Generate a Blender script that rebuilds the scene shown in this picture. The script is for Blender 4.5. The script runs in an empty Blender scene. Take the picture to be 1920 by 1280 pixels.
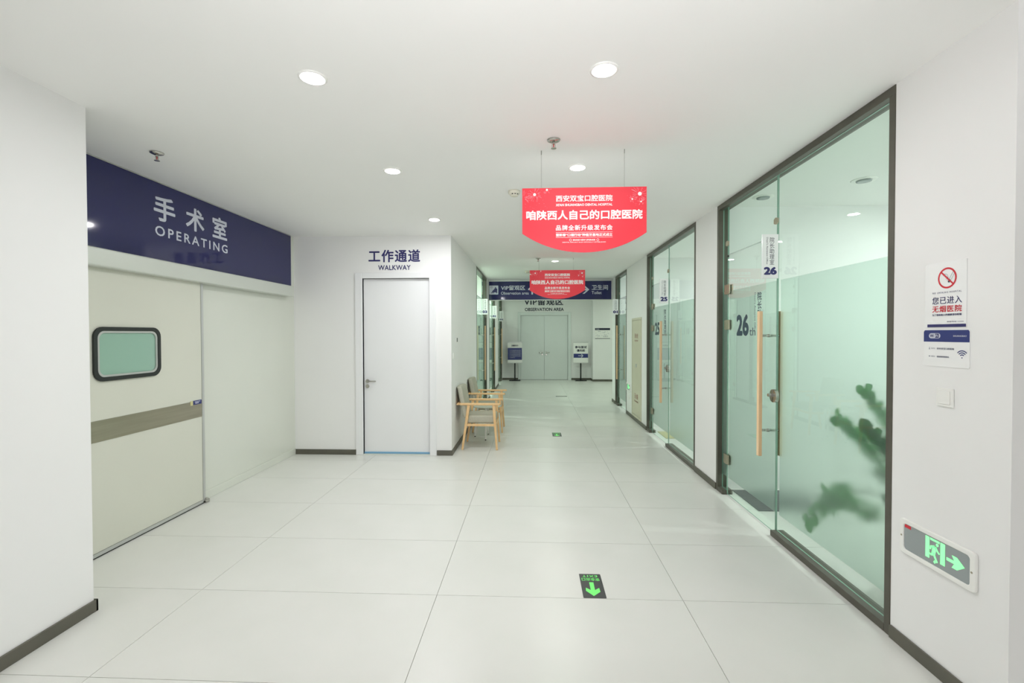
import bpy, math, random
from mathutils import Vector, Matrix

scn = bpy.context.scene
COL = scn.collection
random.seed(7)

# ------------------------------------------------------------------ camera, world, exposure, lamp power
cam_d = bpy.data.cameras.new('camera')
cam = bpy.data.objects.new('camera', cam_d); COL.objects.link(cam)
F_PX, YAW, PITCH, ROLL, EYE = 869.55, -0.044324, -0.016384, -0.0020213, 1.614
cam_d.sensor_width = 36.0; cam_d.lens = F_PX / 1920 * 36.0
cam_d.clip_start = 0.05; cam_d.clip_end = 100
_f = Vector((math.sin(YAW)*math.cos(PITCH), math.cos(YAW)*math.cos(PITCH), math.sin(PITCH)))
_r0 = Vector((math.cos(YAW), -math.sin(YAW), 0)); _u0 = _r0.cross(_f)
_r = math.cos(ROLL)*_r0 + math.sin(ROLL)*_u0; _u = -math.sin(ROLL)*_r0 + math.cos(ROLL)*_u0
cam.matrix_world = Matrix(((_r.x, _u.x, -_f.x, 0), (_r.y, _u.y, -_f.y, 0), (_r.z, _u.z, -_f.z, EYE), (0, 0, 0, 1)))
scn.camera = cam

world = bpy.data.worlds.new('world'); scn.world = world; world.use_nodes = True
world.node_tree.nodes['Background'].inputs[0].default_value = (0.8, 0.85, 0.9, 1)
world.node_tree.nodes['Background'].inputs[1].default_value = 0.3

scn.view_settings.view_transform = 'Standard'; scn.view_settings.look = 'None'
scn.view_settings.gamma = 1.0; scn.view_settings.use_curve_mapping = False
scn.view_settings.exposure = 0.26
# added fill panel behind the camera, brightens the ceiling and walkway wall
fill_d = bpy.data.lights.new('lobby_fill', 'AREA'); fill_d.shape = 'RECTANGLE'; fill_d.size = 5.0; fill_d.size_y = 2.3
fill_d.energy = 55.0; fill_d.color = (0.975, 0.955, 1.0)
fill_o = bpy.data.objects.new('lobby_fill', fill_d); COL.objects.link(fill_o); fill_o.location = (1.2, -5.98, 1.4)
fill_o.rotation_euler = (math.radians(90), 0, 0)
# the photographer's flash, bounced off the white ceiling from beside the camera
fl_d = bpy.data.lights.new('bounce_flash', 'SPOT'); fl_d.energy = 140.0; fl_d.spot_size = math.radians(120); fl_d.spot_blend = 1.0
fl_d.shadow_soft_size = 0.06; fl_d.color = (0.98, 0.965, 1.0)
fl_o = bpy.data.objects.new('bounce_flash', fl_d); COL.objects.link(fl_o); fl_o.location = (0.05, -0.15, 1.70)
fl_o.rotation_euler = (math.radians(180-46), 0, 0)
scn.cycles.max_bounces = 14; scn.cycles.diffuse_bounces = 8; scn.cycles.glossy_bounces = 6
scn.cycles.transmission_bounces = 12; scn.cycles.transparent_max_bounces = 24
scn.cycles.caustics_reflective = False; scn.cycles.caustics_refractive = False
scn.cycles.use_denoising = True
scn.cycles.sample_clamp_indirect = 6.0

P_MAIN, P_LOBBY, P_HALL, P_FAR, P_ROOM = 6.8, 0.2, 5.0, 10.0, 21.0     # watts of each downlight by zone
LAMP_COL = (0.975, 0.972, 1.0); HALL_COL = (0.90, 1.0, 0.90); FAR_COL = (0.86, 1.0, 0.86)

H = 2.915            # ceiling height
XR, XL, XC = 1.90, -3.20, -2.56      # right wall, operating wall, near column
XH = -1.075          # hall left wall
YW = 6.10            # walkway wall
YB, YE = 11.12, 16.27

# ------------------------------------------------------------------ helpers
def lin(c):
    return tuple(((v/255)/12.92 if v/255 <= 0.04045 else ((v/255+0.055)/1.055)**2.4) for v in c) + (1,)

def mat(name, rgb, rough=0.5, metal=0.0, spec=0.5, noise=None, bump=None, emit=None, coat=0, stretch=None):
    m = bpy.data.materials.new(name); m.use_nodes = True
    nt = m.node_tree; b = nt.nodes['Principled BSDF']
    b.inputs['Base Color'].default_value = lin(rgb); b.inputs['Roughness'].default_value = rough
    b.inputs['Metallic'].default_value = metal; b.inputs['Specular IOR Level'].default_value = spec
    if coat: b.inputs['Coat Weight'].default_value = coat; b.inputs['Coat Roughness'].default_value = 0.05
    tc = None
    if noise or bump:
        tc = nt.nodes.new('ShaderNodeTexCoord'); mp = nt.nodes.new('ShaderNodeMapping')
        nt.links.new(tc.outputs['Object'], mp.inputs[0])
        if stretch: mp.inputs['Scale'].default_value = stretch
    if noise:
        sc_, rgb2, det = noise
        n = nt.nodes.new('ShaderNodeTexNoise'); n.inputs['Scale'].default_value = sc_; n.inputs['Detail'].default_value = det
        nt.links.new(mp.outputs[0], n.inputs['Vector'])
        r = nt.nodes.new('ShaderNodeValToRGB'); r.color_ramp.elements[0].position = 0.3; r.color_ramp.elements[1].position = 0.7
        r.color_ramp.elements[0].color = lin(rgb); r.color_ramp.elements[1].color = lin(rgb2)
        nt.links.new(n.outputs['Fac'], r.inputs[0]); nt.links.new(r.outputs[0], b.inputs['Base Color'])
    if bump:
        n = nt.nodes.new('ShaderNodeTexNoise'); n.inputs['Scale'].default_value = bump[0]; n.inputs['Detail'].default_value = 3
        nt.links.new(mp.outputs[0], n.inputs['Vector'])
        bp = nt.nodes.new('ShaderNodeBump'); bp.inputs['Strength'].default_value = bump[1]; bp.inputs['Distance'].default_value = 0.002
        nt.links.new(n.outputs['Fac'], bp.inputs['Height']); nt.links.new(bp.outputs[0], b.inputs['Normal'])
    if emit:
        b.inputs['Emission Color'].default_value = lin(emit[0]); b.inputs['Emission Strength'].default_value = emit[1]
    return m

def thin_glass(name, tint, ior=1.5):
    m = bpy.data.materials.new(name); m.use_nodes = True; nt = m.node_tree; nt.nodes.clear()
    out = nt.nodes.new('ShaderNodeOutputMaterial'); mx = nt.nodes.new('ShaderNodeMixShader')
    fr = nt.nodes.new('ShaderNodeFresnel'); fr.inputs[0].default_value = ior
    tr = nt.nodes.new('ShaderNodeBsdfTransparent'); tr.inputs[0].default_value = tint + (1,)
    gl = nt.nodes.new('ShaderNodeBsdfGlossy'); gl.inputs['Roughness'].default_value = 0.0; gl.inputs[0].default_value = (0.9, 0.97, 0.93, 1)
    geo = nt.nodes.new('ShaderNodeNewGeometry'); inv = nt.nodes.new('ShaderNodeMath'); inv.operation = 'SUBTRACT'; inv.inputs[0].default_value = 1
    mu = nt.nodes.new('ShaderNodeMath'); mu.operation = 'MULTIPLY'
    nt.links.new(geo.outputs['Backfacing'], inv.inputs[1]); nt.links.new(fr.outputs[0], mu.inputs[0]); nt.links.new(inv.outputs[0], mu.inputs[1])
    nt.links.new(mu.outputs[0], mx.inputs[0]); nt.links.new(tr.outputs[0], mx.inputs[1]); nt.links.new(gl.outputs[0], mx.inputs[2])
    nt.links.new(mx.outputs[0], out.inputs[0]); return m

def frost(name, tint, dcol, mixd=0.35, rough=0.30):
    m = bpy.data.materials.new(name); m.use_nodes = True; nt = m.node_tree; nt.nodes.clear()
    out = nt.nodes.new('ShaderNodeOutputMaterial'); mx = nt.nodes.new('ShaderNodeMixShader'); mx.inputs[0].default_value = mixd
    rf = nt.nodes.new('ShaderNodeBsdfRefraction'); rf.inputs['Color'].default_value = tint + (1,); rf.inputs['Roughness'].default_value = rough; rf.inputs['IOR'].default_value = 1.3
    m2 = nt.nodes.new('ShaderNodeMixShader'); m2.inputs[0].default_value = 0.5
    df = nt.nodes.new('ShaderNodeBsdfDiffuse'); df.inputs[0].default_value = dcol + (1,)
    tl = nt.nodes.new('ShaderNodeBsdfTranslucent'); tl.inputs[0].default_value = dcol + (1,)
    nt.links.new(df.outputs[0], m2.inputs[1]); nt.links.new(tl.outputs[0], m2.inputs[2])
    nt.links.new(rf.outputs[0], mx.inputs[1]); nt.links.new(m2.outputs[0], mx.inputs[2]); nt.links.new(mx.outputs[0], out.inputs[0])
    return m

M = {}
M['wall'] = mat('wall_paint', (238, 238, 237), 0.6, noise=(1.3, (236, 236, 235), 3), bump=(220, 0.06))
M['ceil'] = mat('ceiling_paint', (245, 245, 243), 0.7, noise=(0.9, (243, 243, 241), 2))
M['tile'] = mat('floor_tile', (224, 224, 219), 0.30, spec=0.5, noise=(2.2, (219, 220, 214), 5), bump=(60, 0.03))
M['grout'] = mat('grout', (168, 168, 158), 0.8)
M['dark'] = mat('bronze_metal', (92, 89, 79), 0.42, 0.25, noise=(9, (84, 82, 72), 4))
M['base'] = mat('baseboard_grey', (96, 94, 82), 0.45, noise=(6, (88, 87, 76), 3))
M['op'] = mat('operating_panel', (216, 217, 204), 0.32, noise=(1.2, (212, 213, 200), 2))
M['op2'] = mat('operating_wall_panel', (220, 223, 213), 0.22, noise=(1.0, (216, 219, 209), 2))
M['alu'] = mat('satin_aluminium', (196, 198, 195), 0.35, 0.55)
M['trackbox'] = mat('track_cover', (206, 210, 202), 0.35, 0.2)
M['steel'] = mat('brushed_steel', (158, 154, 136), 0.34, 0.85, noise=(30, (172, 166, 148), 3), stretch=(1, 0.05, 1))
M['chrome'] = mat('chrome', (190, 188, 182), 0.22, 1.0)
M['brownsteel'] = mat('satin_nickel', (168, 160, 140), 0.3, 0.9)
M['black'] = mat('black_rubber', (28, 34, 30), 0.5)
M['blackmetal'] = mat('black_metal', (22, 26, 26), 0.4, 0.3)
M['navy'] = mat('navy_acrylic', (44, 46, 92), 0.06, spec=0.45)
M['navyprint'] = mat('navy_print', (42, 40, 100), 0.4)
M['bluebar'] = mat('blue_print', (38, 50, 116), 0.35)
M['letter'] = mat('pale_letter', (206, 209, 222), 0.5)
M['inkdark'] = mat('dark_ink', (36, 38, 60), 0.5)
M['ink'] = mat('blue_black_ink', (30, 34, 58), 0.5)
M['grey_ink'] = mat('grey_ink', (120, 122, 140), 0.5)
M['slate'] = mat('slate_vinyl', (44, 66, 80), 0.5)
M['red'] = mat('banner_red', (236, 44, 62), 0.5, noise=(1.6, (246, 66, 80), 1))
M['redprint'] = mat('red_print', (206, 36, 52), 0.45)
M['white'] = mat('white_plastic', (240, 240, 236), 0.35)
M['white_print'] = mat('white_print', (250, 244, 244), 0.5)
M['pinkspark'] = mat('pink_spark_print', (255, 176, 190), 0.5)
M['acrylic'] = mat('white_acrylic', (240, 241, 240), 0.12, coat=0.4)
M['door'] = mat('white_door', (236, 237, 238), 0.4, noise=(2, (234, 235, 236), 2))
M['blue_film'] = mat('pale_blue_strip', (120, 170, 205), 0.4)
M['doorfar'] = mat('far_door', (222, 228, 226), 0.45)
M['wood'] = mat('pine_wood', (246, 216, 174), 0.45, noise=(14, (238, 200, 154), 6), stretch=(6, 6, 0.5))
M['beech'] = mat('beech_wood', (236, 200, 150), 0.4, noise=(14, (228, 186, 132), 5), stretch=(2, 2, 1))
M['fabric'] = mat('grey_upholstery', (182, 180, 164), 0.75, noise=(60, (172, 171, 156), 3), bump=(300, 0.2))
M['beige'] = mat('cabinet_beige', (206, 203, 182), 0.5, noise=(3, (202, 199, 178), 2))
M['cabtext'] = mat('faded_red_text', (160, 112, 98), 0.6)
M['panelgrey'] = mat('exit_panel_grey', (150, 158, 158), 0.25)
M['exitgreen'] = mat('exit_green', (150, 250, 170), 0.4, emit=((120, 250, 150), 0.75))
M['stickergreen'] = mat('luminous_green', (120, 240, 120), 0.4, emit=((110, 240, 110), 0.12))
M['sticker'] = mat('sticker_black', (62, 62, 64), 0.4)
M['detector'] = mat('detector_plastic', (226, 222, 206), 0.4)
M['redglass'] = mat('sprinkler_bulb', (190, 50, 50), 0.15)
M['diff'] = mat('lamp_diffuser', (255, 255, 255), 0.4, emit=((255, 255, 250), 6.0))
M['leaf'] = mat('plant_leaf', (56, 116, 66), 0.3, noise=(8, (42, 96, 52), 3))
_nt = M['leaf'].node_tree; _tl = _nt.nodes.new('ShaderNodeBsdfTranslucent'); _tl.inputs[0].default_value = lin((92, 160, 92))
_mx = _nt.nodes.new('ShaderNodeMixShader'); _mx.inputs[0].default_value = 0.55
_nt.links.new(_nt.nodes['Principled BSDF'].outputs[0], _mx.inputs[1]); _nt.links.new(_tl.outputs[0], _mx.inputs[2]); _nt.links.new(_mx.outputs[0], _nt.nodes['Material Output'].inputs[0])
M['stem'] = mat('plant_stem', (74, 124, 66), 0.5)
M['pot'] = mat('pot_ceramic', (196, 188, 160), 0.3)
M['soil'] = mat('soil', (84, 64, 46), 0.9, noise=(30, (60, 46, 34), 4))
M['mat'] = mat('grey_carpet', (98, 102, 104), 0.9, noise=(40, (84, 88, 90), 4))
M['yellow'] = mat('yellow_cloth', (206, 200, 150), 0.8)
M['tabletop'] = mat('table_top', (196, 204, 192), 0.2)
M['edge'] = mat('glass_edge', (126, 164, 146), 0.2)
M['glass'] = thin_glass('clear_glass', (0.895, 0.974, 0.928))
M['frost'] = frost('frosted_film', (0.94, 0.985, 0.965), (0.80, 0.92, 0.86), 0.18)
M['opglass'] = mat('green_window_glass', (150, 186, 168), 0.12)
M['wire'] = mat('steel_wire', (150, 150, 142), 0.4, 0.5)

class MB:
    def __init__(s): s.v = []; s.f = []; s.m = []
    def add(s, vs, fs, mi=0):
        o = len(s.v); s.v += [tuple(p) for p in vs]; s.f += [tuple(i+o for i in f) for f in fs]; s.m += [mi]*len(fs); return s
    def box(s, x0, x1, y0, y1, z0, z1, mi=0):
        x0, x1 = min(x0, x1), max(x0, x1); y0, y1 = min(y0, y1), max(y0, y1); z0, z1 = min(z0, z1), max(z0, z1)
        vs = [(x0,y0,z0),(x1,y0,z0),(x1,y1,z0),(x0,y1,z0),(x0,y0,z1),(x1,y0,z1),(x1,y1,z1),(x0,y1,z1)]
        return s.add(vs, [(0,3,2,1),(4,5,6,7),(0,1,5,4),(1,2,6,5),(2,3,7,6),(3,0,4,7)], mi)
    def cyl(s, p0, p1, r0, r1=None, n=16, mi=0, caps=True):
        r1 = r0 if r1 is None else r1; p0 = Vector(p0); p1 = Vector(p1); d = (p1-p0).normalized()
        a = Vector((0, 0, 1)) if abs(d.z) < 0.9 else Vector((1, 0, 0)); u = d.cross(a).normalized(); w = d.cross(u)
        vs = []
        for p, r in ((p0, r0), (p1, r1)):
            vs += [p + r*(math.cos(2*math.pi*i/n)*u + math.sin(2*math.pi*i/n)*w) for i in range(n)]
        fs = [(i, (i+1) % n, n+(i+1) % n, n+i) for i in range(n)]
        if caps: fs += [tuple(range(n-1, -1, -1)), tuple(range(n, 2*n))]
        return s.add(vs, fs, mi)
    def lathe(s, c, prof, n=24, mi=0):
        c = Vector(c); vs = []
        for r, z in prof: vs += [c + Vector((r*math.cos(2*math.pi*i/n), r*math.sin(2*math.pi*i/n), z)) for i in range(n)]
        fs = []
        for k in range(len(prof)-1):
            fs += [(k*n+i, k*n+(i+1) % n, (k+1)*n+(i+1) % n, (k+1)*n+i) for i in range(n)]
        fs += [tuple(range(n-1, -1, -1)), tuple(range((len(prof)-1)*n, len(prof)*n))]
        return s.add(vs, fs, mi)
    def tube(s, pts, rs, n=8, mi=0):
        for a, b, ra, rb in zip(pts[:-1], pts[1:], rs[:-1], rs[1:]): s.cyl(a, b, ra, rb, n, mi)
        return s
    def bar(s, p0, p1, w0, h0, w1=None, h1=None, side=(0, 1, 0), mi=0):
        w1 = w0 if w1 is None else w1; h1 = h0 if h1 is None else h1
        p0 = Vector(p0); p1 = Vector(p1); d = (p1-p0).normalized(); sd = Vector(side); sd = (sd - sd.dot(d)*d).normalized(); n = d.cross(sd)
        vs = []
        for p, w, h in ((p0, w0, h0), (p1, w1, h1)):
            for a, b in ((-1,-1),(1,-1),(1,1),(-1,1)): vs.append(p + a*w/2*sd + b*h/2*n)
        return s.add(vs, [(0,3,2,1),(4,5,6,7),(0,1,5,4),(1,2,6,5),(2,3,7,6),(3,0,4,7)], mi)
    def prism(s, pts, d, mi=0):
        """pts: planar 3-D polygon, d: extrusion vector"""
        n = len(pts); d = Vector(d); vs = [Vector(p) for p in pts] + [Vector(p)+d for p in pts]
        return s.add(vs, [tuple(range(n-1, -1, -1)), tuple(range(n, 2*n))] + [(i, (i+1) % n, n+(i+1) % n, n+i) for i in range(n)], mi)
    def build(s, name, mats, parent=None, bevel=0, smooth=False, seg=2, sub=0):
        me = bpy.data.meshes.new(name); off = Vector((0, 0, 0)); q = parent
        while q is not None: off += q.location; q = q.parent
        me.from_pydata([tuple(Vector(p)-off) for p in s.v], [], s.f)
        for k in (mats if isinstance(mats, (list, tuple)) else [mats]): me.materials.append(M[k])
        for p, mi in zip(me.polygons, s.m): p.material_index = mi; p.use_smooth = smooth
        me.update(); me.validate()
        import bmesh
        bm = bmesh.new(); bm.from_mesh(me); bmesh.ops.recalc_face_normals(bm, faces=bm.faces); bm.to_mesh(me); bm.free()
        o = bpy.data.objects.new(name, me); COL.objects.link(o)
        if parent is not None: o.parent = parent
        if bevel:
            b = o.modifiers.new('bevel', 'BEVEL'); b.width = bevel; b.segments = seg; b.limit_method = 'ANGLE'; b.angle_limit = math.radians(40)
        if sub:
            b = o.modifiers.new('sub', 'SUBSURF'); b.levels = sub; b.render_levels = sub
        return o

def tag(o, label=None, cat=None, group=None, kind=None):
    if label: o['label'] = label
    if cat: o['category'] = cat
    if group: o['group'] = group
    if kind: o['kind'] = kind
    return o
def thing(name, label, cat, loc=(0, 0, 0), group=None, kind=None):
    o = bpy.data.objects.new(name, None); COL.objects.link(o); o.location = loc; o.empty_display_size = 0.1
    return tag(o, label, cat, group, kind)
def copy_tree(o, parent=None):
    c = o.copy(); COL.objects.link(c)
    if parent is not None: c.parent = parent
    for ch in list(o.children): copy_tree(ch, c)
    return c
def struct(name, mb, m, label, cat, bevel=0):
    return tag(mb.build(name, m, None, bevel), label, cat, None, 'structure')

# faces for flat print: a = horizontal world coordinate, b = vertical one
def fpt(face, c, a, b):
    if face in ('XN', 'XP'): return Vector((c, a, b))
    if face == 'YN': return Vector((a, c, b))
    return Vector((a, b, c))
DG = None
TCACHE = {}
def raw_text(body, bold, spacing, line):
    key = (body, bold, spacing, line)
    if key in TCACHE: return TCACHE[key]
    c = bpy.data.curves.new('tmp', 'FONT'); c.body = body; c.space_character = spacing; c.space_line = line
    c.align_x = 'CENTER' if '\n' in body else 'LEFT'; c.resolution_u = 3; c.fill_mode = 'FRONT'
    o = bpy.data.objects.new('tmp', c); COL.objects.link(o)
    dg = bpy.context.evaluated_depsgraph_get()
    me = bpy.data.meshes.new_from_object(o.evaluated_get(dg))
    vs = [tuple(v.co) for v in me.vertices]; fs = [tuple(p.vertices) for p in me.polygons]
    bpy.data.objects.remove(o); bpy.data.curves.remove(c); bpy.data.meshes.remove(me)
    if bold:                     # heavier strokes: the same outline laid again, shifted by the stroke gain
        b = bold*1.25; v0, f0 = vs, fs; vs, fs = [], []
        for q, (dx, dy) in enumerate(((b, 0), (-b, 0), (0, b), (0, -b), (.7*b, .7*b), (-.7*b, -.7*b), (.7*b, -.7*b), (-.7*b, .7*b))):
            k = len(vs); vs = vs + [(v[0]+dx, v[1]+dy, q) for v in v0]; fs = fs + [tuple(i+k for i in f) for f in f0]
    x0 = min(v[0] for v in vs); x1 = max(v[0] for v in vs); y0 = min(v[1] for v in vs); y1 = max(v[1] for v in vs)
    vs = [((v[0]-x0)/(x1-x0), (v[1]-y0)/(y1-y0), v[2]) for v in vs]
    TCACHE[key] = (vs, fs); return TCACHE[key]
def put_text(mb, body, face, c, aL, aR, bT, bB, bold=0.012, spacing=1.0, down=False, mi=0, line=1.0, back=False):
    """fits the text's bounding box in the rectangle left aL, right aR, top bT, bottom bB"""
    vs, fs = raw_text(body, bold, spacing, line)
    e = 0.00006*(-1 if face in ('XN', 'YN') and not back else 1)
    if down: P = [fpt(face, c+e*q, aL + t*(aR-aL), bT + s*(bB-bT)) for s, t, q in vs]
    else: P = [fpt(face, c+e*q, aL + s*(aR-aL), bB + t*(bT-bB)) for s, t, q in vs]
    mb.add(P, fs, mi)
def put_poly(mb, face, c, pts, mi=0): mb.add([fpt(face, c, a, b) for a, b in pts], [tuple(range(len(pts)))], mi)
def put_rect(mb, face, c, a0, a1, b0, b1, mi=0): put_poly(mb, face, c, [(a0, b0), (a1, b0), (a1, b1), (a0, b1)], mi)
def put_ring(mb, face, c, ca, cb, r0, r1, t0=0, t1=360, n=32, sa=1, mi=0):
    o = [];
    for i in range(n+1):
        t = math.radians(t0+(t1-t0)*i/n)
        o += [fpt(face, c, ca+sa*r0*math.cos(t), cb+r0*math.sin(t)), fpt(face, c, ca+sa*r1*math.cos(t), cb+r1*math.sin(t))]
    mb.add(o, [(2*i, 2*i+1, 2*i+3, 2*i+2) for i in range(n)], mi)
def put_disc(mb, face, c, ca, cb, r, n=20, mi=0, sb=1):
    put_poly(mb, face, c, [(ca+r*math.cos(2*math.pi*i/n), cb+sb*r*math.sin(2*math.pi*i/n)) for i in range(n)], mi)
def put_line(mb, face, c, p, q, w, mi=0):
    d = Vector((q[0]-p[0], q[1]-p[1])).normalized(); n = Vector((-d.y, d.x))*w/2
    put_poly(mb, face, c, [(p[0]+n.x, p[1]+n.y), (q[0]+n.x, q[1]+n.y), (q[0]-n.x, q[1]-n.y), (p[0]-n.x, p[1]-n.y)], mi)

# ------------------------------------------------------------------ the setting
fl = struct('floor', MB().box(-4.4, 6.1, -6.1, 16.5, -0.1, -0.006), 'grout', 'floor of large pale grey tiles', 'floor')
tile_me = None
X0, Y0 = -0.593, 2.071
for i in range(-3, 5):
    for j in range(-11, 20):
        x, y = X0+1.5*i, Y0+0.75*j
        if y > 16.3 or y < -6 or x > 6: continue
        if tile_me is None:
            t = MB().box(0.0015, 1.4985, 0.0015, 0.7485, -0.012, 0).build('tile', 'tile', fl); tile_me = t.data
        else:
            t = bpy.data.objects.new('tile', tile_me); COL.objects.link(t); t.parent = fl
        t.location = (x, y, 0)
struct('ceiling', MB().box(-4.4, 6.1, -6.1, 16.5, H, H+0.1), 'ceil', 'white painted ceiling', 'ceiling')
struct('wall_left', MB().box(XC-0.15, XC, -6.1, 2.57, 0, H).box(XL-0.1, XC-0.15, 2.42, 2.57, 0, H), 'wall', 'white near left wall ending in a corner before the operating room', 'wall')
struct('wall_left', MB().box(XL-0.1, XL, 2.57, YW, 0, H), 'op2', 'pale panelled wall behind the sliding operating door', 'wall')
# walkway wall with a door opening
DX0, DX1, DZ = -2.265, -1.365, 2.355
struct('wall_back', MB().box(XL-0.1, DX0, YW, YW+0.12, 0, H).box(DX1, XH, YW, YW+0.12, 0, H).box(DX0, DX1, YW, YW+0.12, DZ, H), 'wall', 'white wall around the single white walkway door', 'wall')
struct('wall_back', MB().box(DX0-0.2, DX1+0.2, YW+0.6, YW+0.7, 0, H), 'wall', 'plain wall of the space behind the walkway door', 'wall')
for y0, y1, lab in ((YW+0.12, 8.87, 'white hall wall behind the wooden armchairs'), (10.83, 11.47, 'white pier left of the blue overhead sign'),
                    (13.22, 14.45, 'white wall between glass doors 02 and 01 on the left'), (16.2, YE, 'narrow white wall end by the far double doors')):
    struct('wall_left', MB().box(XH-0.1, XH, y0, y1, 0, H), 'wall', lab, 'wall')
struct('wall_left', MB().box(-4.4, -4.3, YW+0.2, YE, 0, H), 'wall', 'rear wall of the rooms on the left of the hall', 'wall')
for y0 in (8.55, 11.1, 13.8):
    struct('wall_partition', MB().box(-4.3, XH-0.1, y0, y0+0.1, 0, H), 'wall', 'partition between the rooms left of the hall', 'wall')
for y0, y1, lab in ((1.92, 2.53, 'white wall end with the no smoking and exit signs'), (4.87, 5.505, 'white wall between glass bays 26 and 25'),
                    (7.81, 9.47, 'white wall with the beige hose cabinet'), (10.74, 11.15, 'white pier right of the blue overhead sign')):
    struct('wall_right', MB().box(XR, XR+0.1, y0, y1, 0, H), 'wall', lab, 'wall')
struct('wall_right', MB().box(4.6, 4.7, 1.92, 11.15, 0, H), 'wall', 'rear wall of the rooms on the right', 'wall')
struct('wall_right', MB().box(6.0, 6.1, 11.05, YE, 0, H), 'wall', 'far right wall beyond the blue overhead sign', 'wall')
struct('wall_right', MB().box(5.2, 5.3, -6.1, 1.92, 0, H), 'wall', 'lobby wall right of and behind the camera', 'wall')
struct('wall_partition', MB().box(XR+0.1, 5.3, 1.92, 2.02, 0, H), 'wall', 'white wall turning right at the picture edge', 'wall')
for y0, x1, lab in ((4.9, 4.6, 'wall between rooms 26 and 25 seen through the glass'), (8.1, 4.6, 'wall at the far end of room 25'), (9.25, 4.6, 'near wall of the room right of the blue sign'), (11.05, 6.0, 'wall turning right behind the blue overhead sign')):
    struct('wall_partition', MB().box(XR+0.1, x1, y0, y0+0.1, 0, H), 'wall', lab, 'wall')
struct('wall_front', MB().box(-2.71, 5.3, -6.1, -6.0, 0, H), 'wall', 'lobby wall behind the camera', 'wall')
struct('wall_back', MB().box(-4.4, -0.42, YE, YE+0.12, 0, H).box(1.235, 6.1, YE, YE+0.12, 0, H).box(-0.42, 1.235, YE, YE+0.12, 2.26, H).box(-0.6, 1.4, YE+0.5, YE+0.55, 0, H), 'wall', 'end wall of the hall around the double doors', 'wall')
struct('wall_back', MB().box(2.04, 2.72, 15.8, YE, 0, H), 'wall', 'boxed white column right of the far double doors', 'wall')

def baseboard(side, boxes, label):
    mb = MB()
    for b in boxes: mb.box(*b)
    o = struct('baseboard_'+side, mb, 'base', label, 'baseboard', bevel=0.002); return o
BH = 0.068
baseboard('left', [(XC, XC+0.014, -6.0, 2.585, 0.0005, BH), (XC-0.14, XC+0.014, 2.571, 2.585, 0.0005, BH)], 'dark grey baseboard of the near left wall')
baseboard('back', [(XL+0.0, -2.364, YW-0.012, YW, 0.0005, BH)], 'dark grey baseboard left of the walkway door')
baseboard('back', [(-1.272, XH+0.012, YW-0.012, YW, 0.0005, BH)], 'short dark baseboard right of the walkway door')
baseboard('left', [(XH, XH+0.012, YW+0.001, 8.86, 0.0005, BH)], 'dark baseboard behind the wooden armchairs')
baseboard('left', [(XH, XH+0.012, 10.84, 11.46, 0.0005, BH)], 'dark baseboard of the left pier')
baseboard('left', [(XH, XH+0.012, 13.23, 14.44, 0.0005, BH)], 'dark baseboard between the farthest left glass doors')
baseboard('right', [(XR-0.012, XR, 1.908, 2.525, 0.0005, BH), (XR-0.012, 5.2, 1.908, 1.92, 0.0005, BH)], 'dark baseboard below the exit light')
baseboard('right', [(XR-0.012, XR, 4.875, 5.5, 0.0005, BH)], 'dark baseboard between glass bays 26 and 25')
baseboard('right', [(XR-0.012, XR, 7.815, 9.465, 0.0005, BH)], 'dark baseboard below the hose cabinet')
baseboard('right', [(XR-0.012, XR, 10.745, 11.162, 0.0005, BH), (XR, 5.9, 11.15, 11.162, 0.0005, BH)], 'dark baseboard of the pier right of the blue sign')
baseboard('back', [(XH+0.01, -0.51, YE-0.012, YE, 0.0005, BH)], 'dark baseboard left of the far double doors')
baseboard('back', [(1.35, 2.039, YE-0.012, YE, 0.0005, BH), (2.03, 2.04, 15.8, YE-0.012, 0.0005, BH), (2.03, 2.73, 15.788, 15.8, 0.0005, BH), (2.72, 2.73, 15.8, YE-.012, 0.0005, BH), (2.72, 6.0, YE-0.012, YE, 0.0005, BH)], 'dark baseboard right of the far double doors and around the column')
struct('trim_1', MB().box(XL, XL+0.012, 4.36, YW-0.013, 0.0005, 0.085), 'op2', 'pale skirting strip below the operating wall panel', 'trim', bevel=0.003)

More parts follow.
